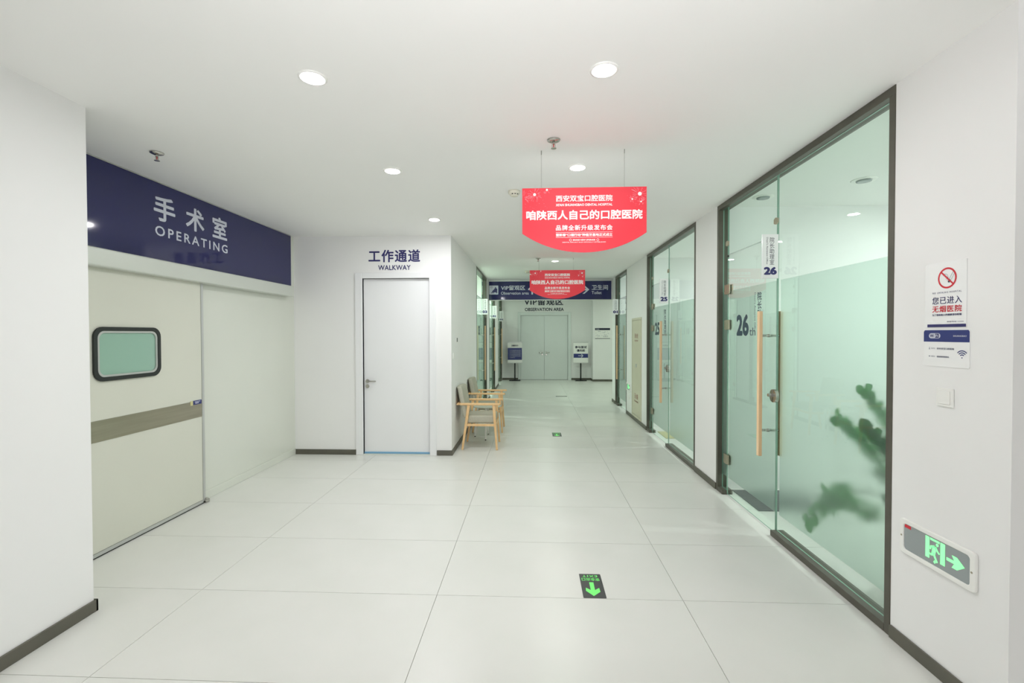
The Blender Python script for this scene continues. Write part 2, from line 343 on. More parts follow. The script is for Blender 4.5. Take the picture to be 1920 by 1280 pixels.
# ------------------------------------------------------------------ glass bays (door_4 .. door_9)
def bay(idx, label, s, xw, y0, y1, door, hinge_far, sign=None, number=None, hz=(2.05, 1.70, 0.36), film_gap=0.0, dark='dark'):
    """s=+1 room on +x side. xw: wall face. door=(ya,yb) near/far edge of the leaf. hinge_far: hinges at the far edge"""
    root = thing('door_%d' % idx, label, 'door', (xw, (y0+y1)/2, 0), None, 'structure')
    xg = xw + s*0.040; g = 0.006; fw = 0.042
    def B(a, b): return (xw + s*a, xw + s*b)
    x0, x1 = B(-0.004, 0.10)
    MB().box(x0, x1, y0, y1, H-0.048, H-0.001).build('frame_header', dark, root, 0.002)
    MB().box(x0, x1, y0, y0+fw, 0.001, H-0.048).build('frame_jamb', dark, root, 0.002)
    MB().box(x0, x1, y1-fw, y1, 0.001, H-0.048).build('frame_jamb', dark, root, 0.002)
    ya, yb = door; top = 2.39
    spans = []
    if ya - (y0+fw) > 0.05: spans.append((y0+fw, ya-0.012))
    if (y1-fw) - yb > 0.03: spans.append((yb+0.008, y1-fw))
    def pane(name, a, b, z0, z1, par, xo=0.0):
        x = xg + s*xo
        mb = MB(); xa, xb = min(x, x+s*0.010), max(x, x+s*0.010)
        vs = [(xa,a,z0),(xb,a,z0),(xb,b,z0),(xa,b,z0),(xa,a,z1),(xb,a,z1),(xb,b,z1),(xa,b,z1)]
        mb.add(vs, [(1,2,6,5),(3,0,4,7)], 0); mb.add(vs, [(0,3,2,1),(4,5,6,7),(0,1,5,4),(2,3,7,6)], 1)
        return mb.build(name, ['glass', 'edge'], par)
    def film(a, b, par, z0=0.175, z1=2.035):
        x = xg + s*0.0108
        return MB().box(x, x+s*0.0015, a, b, z0, z1).build('frosted_film', 'frost', par)
    for a, b in spans:
        q0, q1 = B(-0.004, 0.10)
        MB().box(q0, q1, (a if a > y0+fw+.01 else a), (b if b < y1-fw-.01 else b), 0.001, 0.045).build('threshold', dark, root, 0.003)
        p = pane('fixed_pane', a+0.002, b-0.002, 0.046, H-0.05, root); film(a+0.015 if a > y0+fw+.01 else a+0.002, b-0.03 if b < y1-fw-.01 else b-0.002, p)
    pane('transom_pane', ya+0.002, yb-0.002, top+0.006, H-0.05, root)
    d = pane('door_leaf', ya, yb, 0.012, top, root); film(ya+0.028, yb-0.012, d)
    hy = yb if hinge_far else ya; ly = ya if hinge_far else yb; dirl = 1 if hinge_far else -1
    for z in hz:
        MB().box(xg-s*0.014, xg-s*0.0005, hy-0.055, hy+0.055, z-0.047, z+0.047).box(xg+s*0.0125, xg+s*0.028, hy-0.055, hy+0.055, z-0.047, z+0.047).cyl((xg-s*.008, hy, z-.05), (xg-s*.008, hy, z+.05), 0.009, n=10).build('hinge', 'brownsteel', d, 0.003)
    for yy in (hy, ly):
        MB().cyl((xg-s*0.013, yy, 2.505), (xg-s*0.0005, yy, 2.505), 0.027, n=20).box(xg-s*.012, xg-s*.001, yy-.03, yy+.03, 2.505-.018, 2.505+.018).build('glass_clamp', 'brownsteel', root, 0.001)
    MB().cyl((xg-s*0.008, hy-dirl*0.01, top-.012), (xg-s*0.0005, hy-dirl*0.01, top-.012), 0.012, n=12).build('pivot', 'black', root)
    # pull handle: wooden bar both sides
    hyy = ly + dirl*0.10
    h = MB().box(xg-s*0.065, xg-s*0.095, hyy-0.018, hyy+0.018, 0.61, 1.795).box(xg+s*0.075, xg+s*0.105, hyy-0.018, hyy+0.018, 0.61, 1.795).build('pull_handle', 'wood', d, 0.004)
    for z in (0.82, 1.595):
        MB().cyl((xg-s*0.064, hyy, z), (xg-s*0.018, hyy, z), 0.010, n=14).cyl((xg-s*0.019, hyy, z), (xg-s*0.0005, hyy, z), 0.013, n=14).cyl((xg+s*0.0125, hyy, z), (xg+s*0.074, hyy, z), 0.011, n=14).build('handle_standoff', 'chrome', d, 0.001, True)
    
    if idx in (4, 5):      # round patch lock, half on the leaf, half on the fixed pane
        lz = 1.115
        def half(sgn, nm, par, th):
            c = ly + sgn*0.004; pts = [(xg-s*0.001, c, lz-0.052)]
            for i in range(13):
                t = math.radians(-90+180*i/12); pts.append((xg-s*0.001, c + sgn*0.05*math.cos(t), lz+0.052*math.sin(t)))
            return MB().prism(pts, (-s*th, 0, 0)).build(nm, 'chrome', par, 0.002)
        lk = half(dirl, 'lock', d, 0.024)
        MB().cyl((xg-s*0.025, ly+dirl*0.022, lz+.004), (xg-s*0.052, ly+dirl*0.022, lz+.004), 0.016, 0.013, 16).build('lock_knob', 'chrome', d, 0.001)
        half(-dirl, 'lock_keeper', root, 0.024)
    if number:
        face = 'XN' if s > 0 else 'XP'; c = xg - s*0.0012; n = hyy + dirl*0.0
        mb = MB(); w = dirl if s > 0 else dirl
        # number stands between the handle and the hinges
        if s > 0:
            v = number[3]
            put_text(mb, number[0], face, c, hyy+0.62, hyy+0.37, 1.79, 1.59, 0.035)
            if number[1]: put_text(mb, number[1], face, c, hyy+0.355, hyy+0.245, 1.665, 1.595, 0.0)
            put_text(mb, number[2], face, c, hyy+v+.075, hyy+v, 1.97, 1.60, 0.012)
            put_text(mb, "Dean's Assistant Office", face, c, hyy+v+.125, hyy+v+.10, 1.97, 1.62, 0.0, down=True)
        else:
            put_text(mb, number[0], face, c, hyy-0.60, hyy-0.33, 1.79, 1.59, 0.03)
            put_text(mb, number[2], face, c, hyy-0.16, hyy-0.07, 1.97, 1.60, 0.012)
        mb.build('number_lettering', 'slate', d)
    return root
VT = '院\n长\n助\n理\n室'
bay(4, 'nearest glass bay on the right, its door marked 26, in a dark bronze frame', 1, XR, 2.53, 4.87, (3.785, 4.705), True, number=('26', 'th', VT, .14))
bay(5, 'second glass bay on the right, its door marked 25, in a dark bronze frame', 1, XR, 5.505, 7.81, (6.72, 7.60), True, number=('25', 'th', VT, .03))
bay(6, 'farthest glass door on the right, marked 01, beside the hose cabinet', 1, XR, 9.47, 10.74, (9.53, 10.42), False, number=None)
bay(7, 'nearest glass bay on the left of the hall, marked 03, behind the armchairs', -1, XH, 8.87, 10.83, (9.1, 10.2), False, number=('03', '', VT))
bay(8, 'middle glass bay on the left of the hall, marked 02', -1, XH, 11.47, 13.22, (11.7, 12.75), False, number=('02', '', VT))
bay(9, 'farthest glass bay on the left of the hall, marked 01, near the double doors', -1, XH, 14.45, 16.2, (14.7, 15.72), False, number=('01', '', VT))

def flag(label, x0, x1, y, zt, zb, num, cn, en):
    o = thing('room_sign', label, 'sign', ((x0+x1)/2, y, zb), 'white flag signs standing out from the glass doors')
    MB().box(x0, x1, y-0.004, y+0.004, zb, zt).build('panel', 'acrylic', o, 0.001)
    w = x1-x0; h = zt-zb; c = y-0.0048
    mb = MB(); put_text(mb, num, 'YN', c, x0+0.10*w, x0+0.90*w, zb+0.26*h, zb+0.08*h, 0.05); mb.build('number', 'navyprint', o)
    mb = MB(); put_text(mb, cn, 'YN', c, x0+0.45*w, x0+0.74*w, zt-0.07*h, zb+0.31*h, 0.0)
    put_text(mb, en, 'YN', c, x0+0.26*w, x0+0.36*w, zt-0.07*h, zb+0.32*h, 0.0, down=True); mb.build('lettering', 'inkdark', o)
    mb = MB(); put_text(mb, num, 'YN', y+0.0048, x1-0.14*w, x0+0.14*w, zb+0.25*h, zb+0.09*h, 0.035, back=True); mb.build('number', 'navyprint', o)
EN = "Dean's Assistant Office"
flag('white flag sign numbered 26 beside the nearest glass door', 1.80, 1.925, 3.735, 2.39, 2.045, '26', VT, EN)
flag('white flag sign numbered 25 beside the second glass door', 1.80, 1.925, 6.68, 2.39, 2.045, '25', VT, EN)
V2 = '专\n家\n诊\n疗\n室'
flag('white flag sign numbered 01 by the pier right of the blue sign', 1.80, 1.93, 10.55, 2.39, 2.045, '01', V2, 'Consulting Room')
flag('white flag sign numbered 03 on the left glass doors, nearest of three', -1.12, -0.99, 10.24, 2.39, 2.045, '03', V2, 'Consulting Room')
flag('white flag sign numbered 02 on the left glass doors, middle of three', -1.12, -0.99, 12.78, 2.39, 2.045, '02', V2, 'Consulting Room')
flag('white flag sign numbered 01 on the left, nearest the far double doors', -1.12, -0.99, 15.76, 2.39, 2.045, '01', V2, 'Consulting Room')

# ------------------------------------------------------------------ walkway door (door_1) and its lettering
d1 = thing('door_1', 'white single door under the walkway lettering', 'door', (-1.815, YW, 0), None, 'structure')
mb = MB().box(-2.36, -2.265, YW-0.022, YW+0.12, 0.0005, 2.43).box(-1.365, -1.278, YW-0.022, YW+0.12, 0.0005, 2.43).box(-2.265, -1.365, YW-0.022, YW+0.12, 2.355, 2.43)
mb.build('door_frame', 'door', d1, 0.004)
lf = MB().box(-2.262, -1.368, YW+0.03, YW+0.07, 0.03, 2.352).build('door_leaf', 'door', d1, 0.002)
MB().box(-2.262, -1.368, YW+0.022, YW+0.0295, 0.012, 0.034).build('bottom_strip', 'blue_film', lf)
MB().box(-2.264, -1.366, YW-0.015, YW+0.12, 0.0005, 0.011).build('door_sill', 'op2', d1)
def lever(x, y, z, dx, par, k=1):
    MB().cyl((x, y-0.0005, z), (x, y-0.010, z), 0.026, n=20).cyl((x, y-0.01, z), (x, y-0.05, z), 0.010, n=12).cyl((x-0.008*dx, y-0.045, z), (x+0.125*dx, y-0.045, z), 0.010, n=12).build('door_handle', 'chrome', par, 0.001, True)
    MB().cyl((x, y-0.0005, z-0.07), (x, y-0.010, z-0.07), 0.025, n=20).box(x-.003, x+.003, y-.013, y-.0101, z-.08, z-.06).build('lock', 'chrome', par, 0.001)
lever(-2.215, YW+0.03, 0.985, 1, lf)
mb = MB()
put_text(mb, '工作通道', 'YN', YW-0.0025, -2.18, -1.485, 2.735, 2.568, 0.018, 1.12)
o = mb.build('wall_lettering', 'navyprint'); tag(o, 'dark blue lettering 工作通道 above the single white door', 'lettering')
mb = MB(); put_text(mb, 'WALKWAY', 'YN', YW-0.0025, -2.05, -1.614, 2.53, 2.464, 0.014, 1.05)
o = mb.build('wall_lettering', 'navyprint'); tag(o, 'small dark blue word WALKWAY above the single white door', 'lettering')

# ------------------------------------------------------------------ operating door (door_2)
d2 = thing('door_2', 'wide pale sliding operating room door with a small window', 'door', (XL, 3.6, 0), None, 'structure')
lf = MB().box(XL+0.012, XL+0.05, 2.62, 4.275, 0.035, 2.12).build('door_leaf', 'op', d2, 0.002)
fx = XL+0.0505
MB().box(XL+0.012, fx+0.004, 4.276, 4.305, 0.02, 2.115).build('edge_strip', 'alu', d2, 0.002)
MB().box(XL+0.01, fx+0.004, 2.62, 4.275, 0.008, 0.0345).build('bottom_seal', 'alu', d2)
MB().box(fx, fx+0.003, 2.62, 4.27, 0.835, 0.99).build('kick_band', 'steel', lf)
def rrect(ca, cb, w, h, r, n=6):
    p = []
    for sx, sy, a0 in ((1, 1, 0), (-1, 1, 90), (-1, -1, 180), (1, -1, 270)):
        for i in range(n+1):
            t = math.radians(a0+90*i/n); p.append((ca+sx*(w/2-r)+r*math.cos(t), cb+sy*(h/2-r)+r*math.sin(t)))
    return p
def ring_prism(mb, face, c0, c1, outer, inner, mi=0):
    n = len(outer); vs = [fpt(face, c0, *p) for p in outer]+[fpt(face, c0, *p) for p in inner]+[fpt(face, c1, *p) for p in outer]+[fpt(face, c1, *p) for p in inner]
    fs = []
    for i in range(n):
        j = (i+1) % n
        fs += [(i, j, n+j, n+i), (2*n+i, 3*n+i, 3*n+j, 2*n+j), (i, 2*n+i, 2*n+j, j), (n+i, n+j, 3*n+j, 3*n+i)]
    mb.add(vs, fs, mi)
WC = (3.48, 1.472)
mb = MB(); ring_prism(mb, 'XP', fx+0.0005, fx+0.016, rrect(*WC, 0.60, 0.40, 0.075), rrect(*WC, 0.54, 0.34, 0.055)); mb.build('window_gasket', 'black', lf, 0.002)
mb = MB(); ring_prism(mb, 'XP', fx+0.0005, fx+0.011, rrect(*WC, 0.539, 0.339, 0.055), rrect(*WC, 0.505, 0.31, 0.045)); mb.build('window_bevel', 'alu', lf)
mb = MB(); put_poly(mb, 'XP', fx+0.002, rrect(*WC, 0.506, 0.311, 0.045)); mb.build('window_pane', 'opglass', lf)
tg = MB().box(fx+0.0035, fx+0.006, 4.155, 4.262, 0.960, 0.998).build('door_label', 'bluebar', lf)
mb = MB(); put_rect(mb, 'XP', fx+0.0065, 4.175, 4.245, 0.984, 0.989); put_rect(mb, 'XP', fx+0.0065, 4.18, 4.225, 0.970, 0.978); mb.build('label_print', 'letter', tg)
MB().box(fx+0.0035, fx+0.0055, 4.12, 4.153, 0.958, 0.998).build('label_patch', 'yellow', lf)
MB().box(XL+0.02, XL+0.075, 4.285, 4.335, 0.0005, 0.03).cyl((XL+.06, 4.31, .03), (XL+.06, 4.31, .045), .014, n=12).build('floor_guide', 'chrome', d2, 0.004)
MB().box(XL+0.012, XL+0.055, 2.62, 4.28, 0.0003, 0.004).build('floor_track', 'black', d2)
o = MB().box(XL+0.001, XL+0.125, 2.6, 5.86, 2.1, 2.235).build('track_cover', 'trackbox', d2, 0.012, seg=3)
MB().box(XL+0.0, XL+0.11, 5.861, 5.885, 2.105, 2.23).build('track_end_cap', 'alu', d2, 0.006)
# navy fascia sign
bn = thing('fascia_sign', 'long navy blue fascia over the sliding operating door', 'sign', (XL, 4.3, 2.236))
MB().box(XL+0.0005, XL+0.022, 2.6, 5.99, 2.25, H-0.012).build('panel', 'navy', bn, 0.001)
MB().box(XL+0.0005, XL+0.024, 2.6, 5.99, H-0.011, H-0.0005).build('top_edge', 'alu', bn)
mb = MB(); c = XL+0.0235
put_text(mb, '手', 'XP', c, 3.775, 4.01, 2.80, 2.585, 0.018)
put_text(mb, '术', 'XP', c, 4.135, 4.375, 2.80, 2.585, 0.018)
put_text(mb, '室', 'XP', c, 4.49, 4.71, 2.80, 2.585, 0.018)
put_text(mb, 'OPERATING', 'XP', c, 3.787, 4.715, 2.54, 2.455, 0.012, 1.35)
mb.build('lettering', 'letter', bn)

# ------------------------------------------------------------------ far double doors (door_3), lettering, banner
d3 = thing('door_3', 'pale double doors at the far end of the hall', 'door', (0.41, YE, 0), None, 'structure')
MB().box(-0.51, -0.42, YE-0.025, YE+0.12, 0.0005, 2.37).box(1.235, 1.345, YE-0.025, YE+0.12, 0.0005, 2.37).box(-0.42, 1.235, YE-0.025, YE+0.12, 2.262, 2.37).build('door_frame', 'doorfar', d3, 0.005)
for a, b, hx, dx in ((-0.418, 0.404, 0.34, -1), (0.411, 1.233, 0.475, 1)):
    lf = MB().box(a, b, YE+0.03, YE+0.075, 0.01, 2.258).build('door_leaf', 'doorfar', d3, 0.003)
    lever(hx, YE+0.03, 0.96, dx, lf)
mb = MB(); put_text(mb, 'VIP留观区', 'YN', YE-0.003, -0.29, 1.07, 2.86, 2.61, 0.018, 1.1)
tag(mb.build('wall_lettering', 'ink'), 'large dark lettering VIP留观区 half hidden over the double doors', 'lettering')
mb = MB(); put_text(mb, 'OBSERVATION AREA', 'YN', YE-0.003, -0.27, 1.09, 2.525, 2.41, 0.022, 1.0)
tag(mb.build('wall_lettering', 'ink'), 'dark words OBSERVATION AREA right above the double doors', 'lettering')

bs = thing('overhead_sign', 'long navy blue direction sign spanning the hall', 'sign', (0.41, YB, 2.43))
MB().box(XH+0.03, XR-0.03, YB, YB+0.09, 2.432, 2.868).build('panel', 'navy', bs, 0.002)
MB().box(XH+0.001, XR-0.001, YB-0.01, YB+0.1, 2.869, H-0.001).box(XH+0.001, XH+0.029, YB-0.01, YB+0.1, 2.425, 2.868).box(XR-0.029, XR-0.001, YB-0.01, YB+0.1, 2.425, 2.868).box(XH+0.029, XR-0.029, YB-0.01, YB+0.1, 2.418, 2.431).build('frame', 'alu', bs, 0.002)
mb = MB(); c = YB-0.0015
put_text(mb, 'VIP留观区', 'YN', c, -0.755, -0.175, 2.775, 2.66, 0.012)
put_text(mb, 'Observation area', 'YN', c, -0.755, -0.09, 2.625, 2.555, 0.004)
put_rect(mb, 'YN', c, -0.025, 0.01, 2.555, 2.70); put_poly(mb, 'YN', c, [(-0.11, 2.68), (-0.0075, 2.78), (0.095, 2.68), (0.07, 2.655), (-0.0075, 2.73), (-0.085, 2.655)])
put_poly(mb, 'YN', c, [(1.10, 2.645), (1.28, 2.645), (1.19, 2.565), (1.235, 2.565), (1.35, 2.665), (1.235, 2.765), (1.19, 2.765), (1.28, 2.685), (1.10, 2.685)])
put_text(mb, '卫生间', 'YN', c, 1.405, 1.79, 2.775, 2.655, 0.012)
put_text(mb, 'Toilet', 'YN', c, 1.405, 1.64, 2.625, 2.555, 0.006)
put_poly(mb, 'YN', c, rrect(-0.928, 2.667, 0.215, 0.215, 0.012)); mb.build('lettering', 'letter', bs)
mb = MB(); c = YB-0.003
put_ring(mb, 'YN', c, -0.985, 2.735, 0.018, 0.024, n=16); put_disc(mb, 'YN', c, -0.885, 2.725, 0.014, 12)
put_poly(mb, 'YN', c, [(-0.99, 2.60), (-0.95, 2.66), (-0.92, 2.68), (-0.905, 2.71), (-0.865, 2.71), (-0.845, 2.69), (-0.845, 2.585), (-0.865, 2.585), (-0.87, 2.61), (-0.93, 2.61), (-0.94, 2.585), (-0.955, 2.585), (-0.955, 2.615)])
put_poly(mb, 'YN', c, [(-0.985, 2.585), (-0.965, 2.60), (-0.975, 2.61), (-1.0, 2.598)])
mb.build('pictogram', 'navyprint', bs)

# ------------------------------------------------------------------ red hanging banners
def red_sign(label, y, x0, x1, zt, zs, zb, wires, ztw):
    o = thing('hanging_banner', label, 'banner', ((x0+x1)/2, y, zb), 'red banners hung on wires')
    w = x1-x0; pts = [(x0, y, zs), (x0, y, zt), (x1, y, zt), (x1, y, zs)]
    cx = (x0+x1)/2; sag = zs-zb; R = (w*w/4+sag*sag)/(2*sag); th = math.asin(w/2/R)
    for i in range(1, 24):
        t = th-2*th*i/24; pts.append((cx+R*math.sin(t), y, zb+R-R*math.cos(t)))
    MB().prism(pts, (0, 0.005, 0)).build('panel', 'red', o); MB().prism([(a, b+0.0052, c_) for a, b, c_ in pts], (0, 0.001, 0)).build('back_sheet', 'white_print', o)
    c = y-0.0015; h = zt-zb
    X = lambda u: x0+w*u; Z = lambda v: zt-h*v
    mb = MB()
    put_text(mb, '西安双宝口腔医院', 'YN', c, X(.272), X(.728), Z(.115), Z(.215), 0.022)
    put_text(mb, "XI'AN SHUANGBAO DENTAL HOSPITAL", 'YN', c, X(.272), X(.728), Z(.245), Z(.285), 0.03)
    put_text(mb, '咱陕西人自己的口腔医院', 'YN', c, X(.032), X(.968), Z(.345), Z(.495), 0.026)
    put_text(mb, '品牌全新升级发布会', 'YN', c, X(.272), X(.728), Z(.575), Z(.66), 0.018, 1.15)
    put_rect(mb, 'YN', c, X(.272), X(.728), Z(.687), Z(.692)); put_rect(mb, 'YN', c, X(.272), X(.728), Z(.765), Z(.770))
    put_text(mb, '暨新春“口福行动”种植牙基地正式成立', 'YN', c, X(.272), X(.728), Z(.705), Z(.752), 0.03)
    put_text(mb, 'BRAND NEW UPGRADE', 'YN', c, X(.41), X(.59), Z(.795), Z(.82), 0.03)
    put_text(mb, 'DENTAL IMPLANT BASE OFFICIALLY ESTABLISHED', 'YN', c, X(.325), X(.675), Z(.835), Z(.85), 0.01)
    for u in (.39, .61): put_ring(mb, 'YN', c, X(u), Z(.808), 0.0065, 0.009, n=10)
    mb.build('lettering', 'white_print', o)
    rnd = random.Random(3)
    mb = MB(); core = MB()
    for (u, v, r, n) in ((.10, .10, .055, 26), (.012, .14, .05, 18), (.20, .03, .04, 16), (.945, .11, .07, 34), (.955, .23, .03, 12), (.885, .19, .03, 12)):
        for k in range(n):
            a = rnd.uniform(0, 6.283); r0 = rnd.uniform(.15, .5)*r; r1 = rnd.uniform(.6, 1.0)*r
            p = (X(u)+r0*math.cos(a), Z(v)+r0*math.sin(a)); q = (X(u)+r1*math.cos(a), Z(v)+r1*math.sin(a))
            if min(p[0], q[0]) < x0+.002 or max(p[0], q[0]) > x1-.002 or max(p[1], q[1]) > zt-.002: continue
            put_line(mb, 'YN', c, p, q, 0.0012)
        if X(u) - r*.22 > x0: put_disc(core, 'YN', c-0.0004, X(u), Z(v), r*.2, 10)
    for k in range(90):
        u = abs(rnd.gauss(0, .12)); v = rnd.uniform(.03, .5)
        if rnd.random() < .25: u = 1-u*.5
        if .005 < u < .26 or .8 < u < .995: put_disc(mb, 'YN', c, X(u), Z(v), rnd.uniform(.0008, .0016), 5)
    mb.build('firework_print', 'pinkspark', o); core.build('firework_core', 'white_print', o)
    for wx in wires:
        MB().cyl((wx, y+0.003, zt), (wx, y+0.003, H-0.004), ztw, n=6).cyl((wx, y+.003, H-.03), (wx, y+.003, H-.0005), ztw*2.2, n=8).build('hanging_wire', 'wire', o)
red_sign('red arched banner hanging nearest the camera', 3.32, -0.072, 0.804, 2.649, 2.328, 2.191, (0.064, 0.649), 0.0013)
red_sign('smaller looking red arched banner hanging farther down the hall', 8.0, -0.047, 0.899, 2.706, 2.362, 2.212, (0.11, 0.70), 0.0018)

# ------------------------------------------------------------------ ceiling things
def downlight(x, y, p, label, col=LAMP_COL, group='round recessed downlights in the ceiling'):
    o = thing('downlight', label, 'light', (x, y, H-0.012), group)
    mb = MB(); n = 28; vs = []
    prof = [(0.057, -0.0005), (0.055, -0.007), (0.062, -0.008), (0.070, -0.005), (0.071, -0.0004)]
    for r, z in prof: vs += [(x+r*math.cos(2*math.pi*i/n), y+r*math.sin(2*math.pi*i/n), H+z) for i in range(n)]
    mb.add(vs, [(k*n+i, k*n+(i+1) % n, (k+1)*n+(i+1) % n, (k+1)*n+i) for k in range(len(prof)-1) for i in range(n)])
    mb.build('trim_ring', 'white', o, 0, True)
    MB().cyl((x, y, H-0.004), (x, y, H-0.001), 0.055, n=28).build('diffuser', 'diff', o)
    ld = bpy.data.lights.new('lamp', 'AREA'); ld.shape = 'DISK'; ld.size = 0.11; ld.energy = p; ld.color = col
    lo = bpy.data.objects.new('lamp', ld); COL.objects.link(lo); lo.parent = o; lo.location = (0, 0, 0.0065)
XA, XB_ = -1.112, 0.354
rows = [(2.325, 'nearest'), (3.667, 'middle'), (5.239, 'farthest')]
for y, w in rows: downlight(XA, y, P_MAIN*(1.45 if y < 5 else 1.9), 'round downlight in the left row, %s of the three' % w)
downlight(XB_, 2.325, P_MAIN, 'round downlight in the right row, nearest the camera, largest of all')
downlight(XB_, 3.667, P_MAIN, 'round downlight just above the nearest red banner')
for y in (5.24, 6.75): downlight(0.38, y, P_HALL*1.3, 'round downlight hidden behind the nearest red banner', HALL_COL)
downlight(0.406, 8.33, P_HALL, 'small round downlight above the farther red banner', HALL_COL)
downlight(0.406, 9.9, P_HALL, 'round downlight between the farther red banner and the blue sign', HALL_COL)
for x, y in ((0.4, 12.2), (0.4, 14.3), (3.6, 12.6), (3.6, 14.8)): downlight(x, y, P_FAR, 'round downlight beyond the blue overhead sign', FAR_COL)
for x in (XA, XB_, 1.7, 3.4):
    for y in (0.98, -0.36, -1.7, -3.04, -4.4): downlight(x, y, P_LOBBY, 'round downlight in the lobby behind the camera')
for x, y in ((4.0, 2.8), (3.95, 3.6), (3.6, 5.9), (3.6, 7.0), (3.4, 10.2)): downlight(x, y, P_ROOM, 'round downlight inside a glazed room on the right')
for x, y in ((-2.6, 9.9), (-2.6, 12.5), (-3.3, 14.7), (-1.9, 9.2), (-1.9, 12.0)): downlight(x, y, P_ROOM*1.5, 'round downlight inside a glazed room on the left', HALL_COL)

def sprinkler(x, y, label):
    o = thing('sprinkler', label, 'sprinkler', (x, y, H-0.06), 'pendent fire sprinklers in the ceiling')
    MB().lathe((x, y, H), [(0.022, -0.016), (0.042, -0.008), (0.045, -0.0005)], 20).build('escutcheon', 'chrome', o, 0, True)
    MB().cyl((x, y, H-0.017), (x, y, H-0.03), 0.010, n=12).bar((x-.010, y, H-.03), (x-.010, y, H-.052), .004, .004).bar((x+.010, y, H-.03), (x+.010, y, H-.052), .004, .004).bar((x-.011, y, H-.053), (x+.011, y, H-.053), .005, .004).build('frame_arms', 'chrome', o)
    MB().cyl((x, y, H-0.031), (x, y, H-0.051), 0.0035, n=8).build('bulb', 'redglass', o)
    MB().cyl((x, y, H-0.056), (x, y, H-0.0585), 0.018, n=16).build('deflector', 'chrome', o)
sprinkler(-2.683, 3.223, 'chrome sprinkler in the ceiling in front of the navy fascia')
sprinkler(0.143, 3.143, 'chrome sprinkler in the ceiling above the nearest red banner')
sprinkler(0.098, 8.022, 'small chrome sprinkler above the farther red banner')
def detector(x, y, label):
    o = thing('smoke_detector', label, 'detector', (x, y, H-0.05), 'smoke detectors')
    MB().lathe((x, y, H), [(0.030, -0.048), (0.036, -0.044), (0.040, -0.030), (0.052, -0.026), (0.055, -0.014), (0.055, -0.0005)], 24).build('body', 'detector', o, 0, True)
    mb = MB()
    for a in (-110, -75, -40): mb.box(x+.041*math.cos(math.radians(a))-.006, x+.041*math.cos(math.radians(a))+.006, y+.0395*math.sin(math.radians(a))-.003, y+.0395*math.sin(math.radians(a))+.003, H-.038, H-.031)
    mb.build('vent_slot', 'black', o)
detector(-0.166, 4.244, 'cream smoke detector left of the nearest red banner')
detector(-0.104, 9.64, 'cream smoke detector left of the farther red banner')
def speaker(x, y, label):
    o = thing('ceiling_speaker', label, 'vent', (x, y, H-0.02), 'round ceiling outlets in room 26')
    MB().lathe((x, y, H), [(0.075, -0.006), (0.09, -0.004), (0.095, -0.0005)], 28).build('rim', 'white', o, 0, True)
    MB().lathe((x, y, H), [(0.045, -0.018), (0.055, -0.016), (0.058, -0.007)], 24).build('grille', 'panelgrey', o, 0, True)
speaker(2.812, 4.087, 'round ceiling outlet seen through the glass of bay 26'); speaker(2.2, 4.55, 'faint round ceiling outlet by the far corner of room 26')

# ------------------------------------------------------------------ right wall: signs, switch, exit lights, cabinet
xs = XR-0.004
o = thing('no_smoking_sign', 'white no smoking sign with a red crossed circle', 'sign', (XR, 2.225, 1.64))
MB().box(XR-0.0035, XR-0.0003, 2.118, 2.333, 1.639, 1.941).build('panel', 'acrylic', o, 0.001)
c = xs-0.0003; mb = MB()
put_ring(mb, 'XN', c, 2.213, 1.866, 0.040, 0.048); put_line(mb, 'XN', c-.0004, (2.243, 1.894), (2.181, 1.836), 0.007)
put_text(mb, '无烟医院', 'XN', c, 2.290, 2.138, 1.741, 1.710, 0.012, 1.1); mb.build('red_print', 'redprint', o)
mb = MB()
put_text(mb, '您已进入', 'XN', c, 2.290, 2.138, 1.782, 1.748, 0.004, 1.1); put_rect(mb, 'XN', c, 2.316, 2.117, 1.641, 1.655)
put_text(mb, '为了您和他人的健康请勿吸烟', 'XN', c, 2.290, 2.139, 1.703, 1.693, 0.01)
put_text(mb, 'NO SMOKING HOSPITAL', 'XN', c, 2.290, 2.140, 1.805, 1.797, 0.0, 1.3)
put_text(mb, '举报电话 12320', 'XN', c, 2.212, 2.129, 1.669, 1.663, 0.0); mb.build('blue_print', 'navyprint', o)
mb = MB()
put_line(mb, 'XN', c, (2.206, 1.845), (2.199, 1.858), 0.010); put_line(mb, 'XN', c, (2.202, 1.86), (2.183, 1.892), 0.0012); put_line(mb, 'XN', c, (2.193, 1.855), (2.174, 1.888), 0.0012)
put_ring(mb, 'XN', c, 2.1785, 1.890, 0.0045, 0.0056, -30, 150, 8); put_ring(mb, 'XN', c, 2.222, 1.873, 0.012, 0.013, 20, 260, 12); put_ring(mb, 'XN', c, 2.214, 1.862, 0.007, 0.008, 100, 280, 10)
mb.build('cigarette_print', 'ink', o)

o = thing('network_sign', 'white and navy sign with a wireless symbol below the no smoking sign', 'sign', (XR, 2.22, 1.458))
MB().prism([(XR-0.0003, a, b) for a, b in rrect(2.218, 1.543, 0.236, 0.17, 0.008)], (-0.003, 0, 0)).build('panel', 'acrylic', o)
mb = MB(); put_poly(mb, 'XN', xs, [(2.336, 1.573), (2.100, 1.573), (2.100, 1.620), (2.106, 1.6275), (2.330, 1.6275), (2.336, 1.620)])
for r in (0.011, 0.020, 0.029): put_ring(mb, 'XN', xs, 2.1345, 1.506, r-0.0021, r+0.0021, 40, 140, 12)
put_disc(mb, 'XN', xs, 2.1345, 1.504, 0.0028, 12); mb.build('navy_print', 'bluebar', o)
mb = MB(); c2 = xs-0.0006; put_poly(mb, 'XN', c2, rrect(2.275, 1.601, 0.062, 0.024, 0.0119)); put_text(mb, 'SHUANGBAO', 'XN', c2, 2.178, 2.113, 1.604, 1.597, 0.01)
mb.build('white_print', 'letter', o)
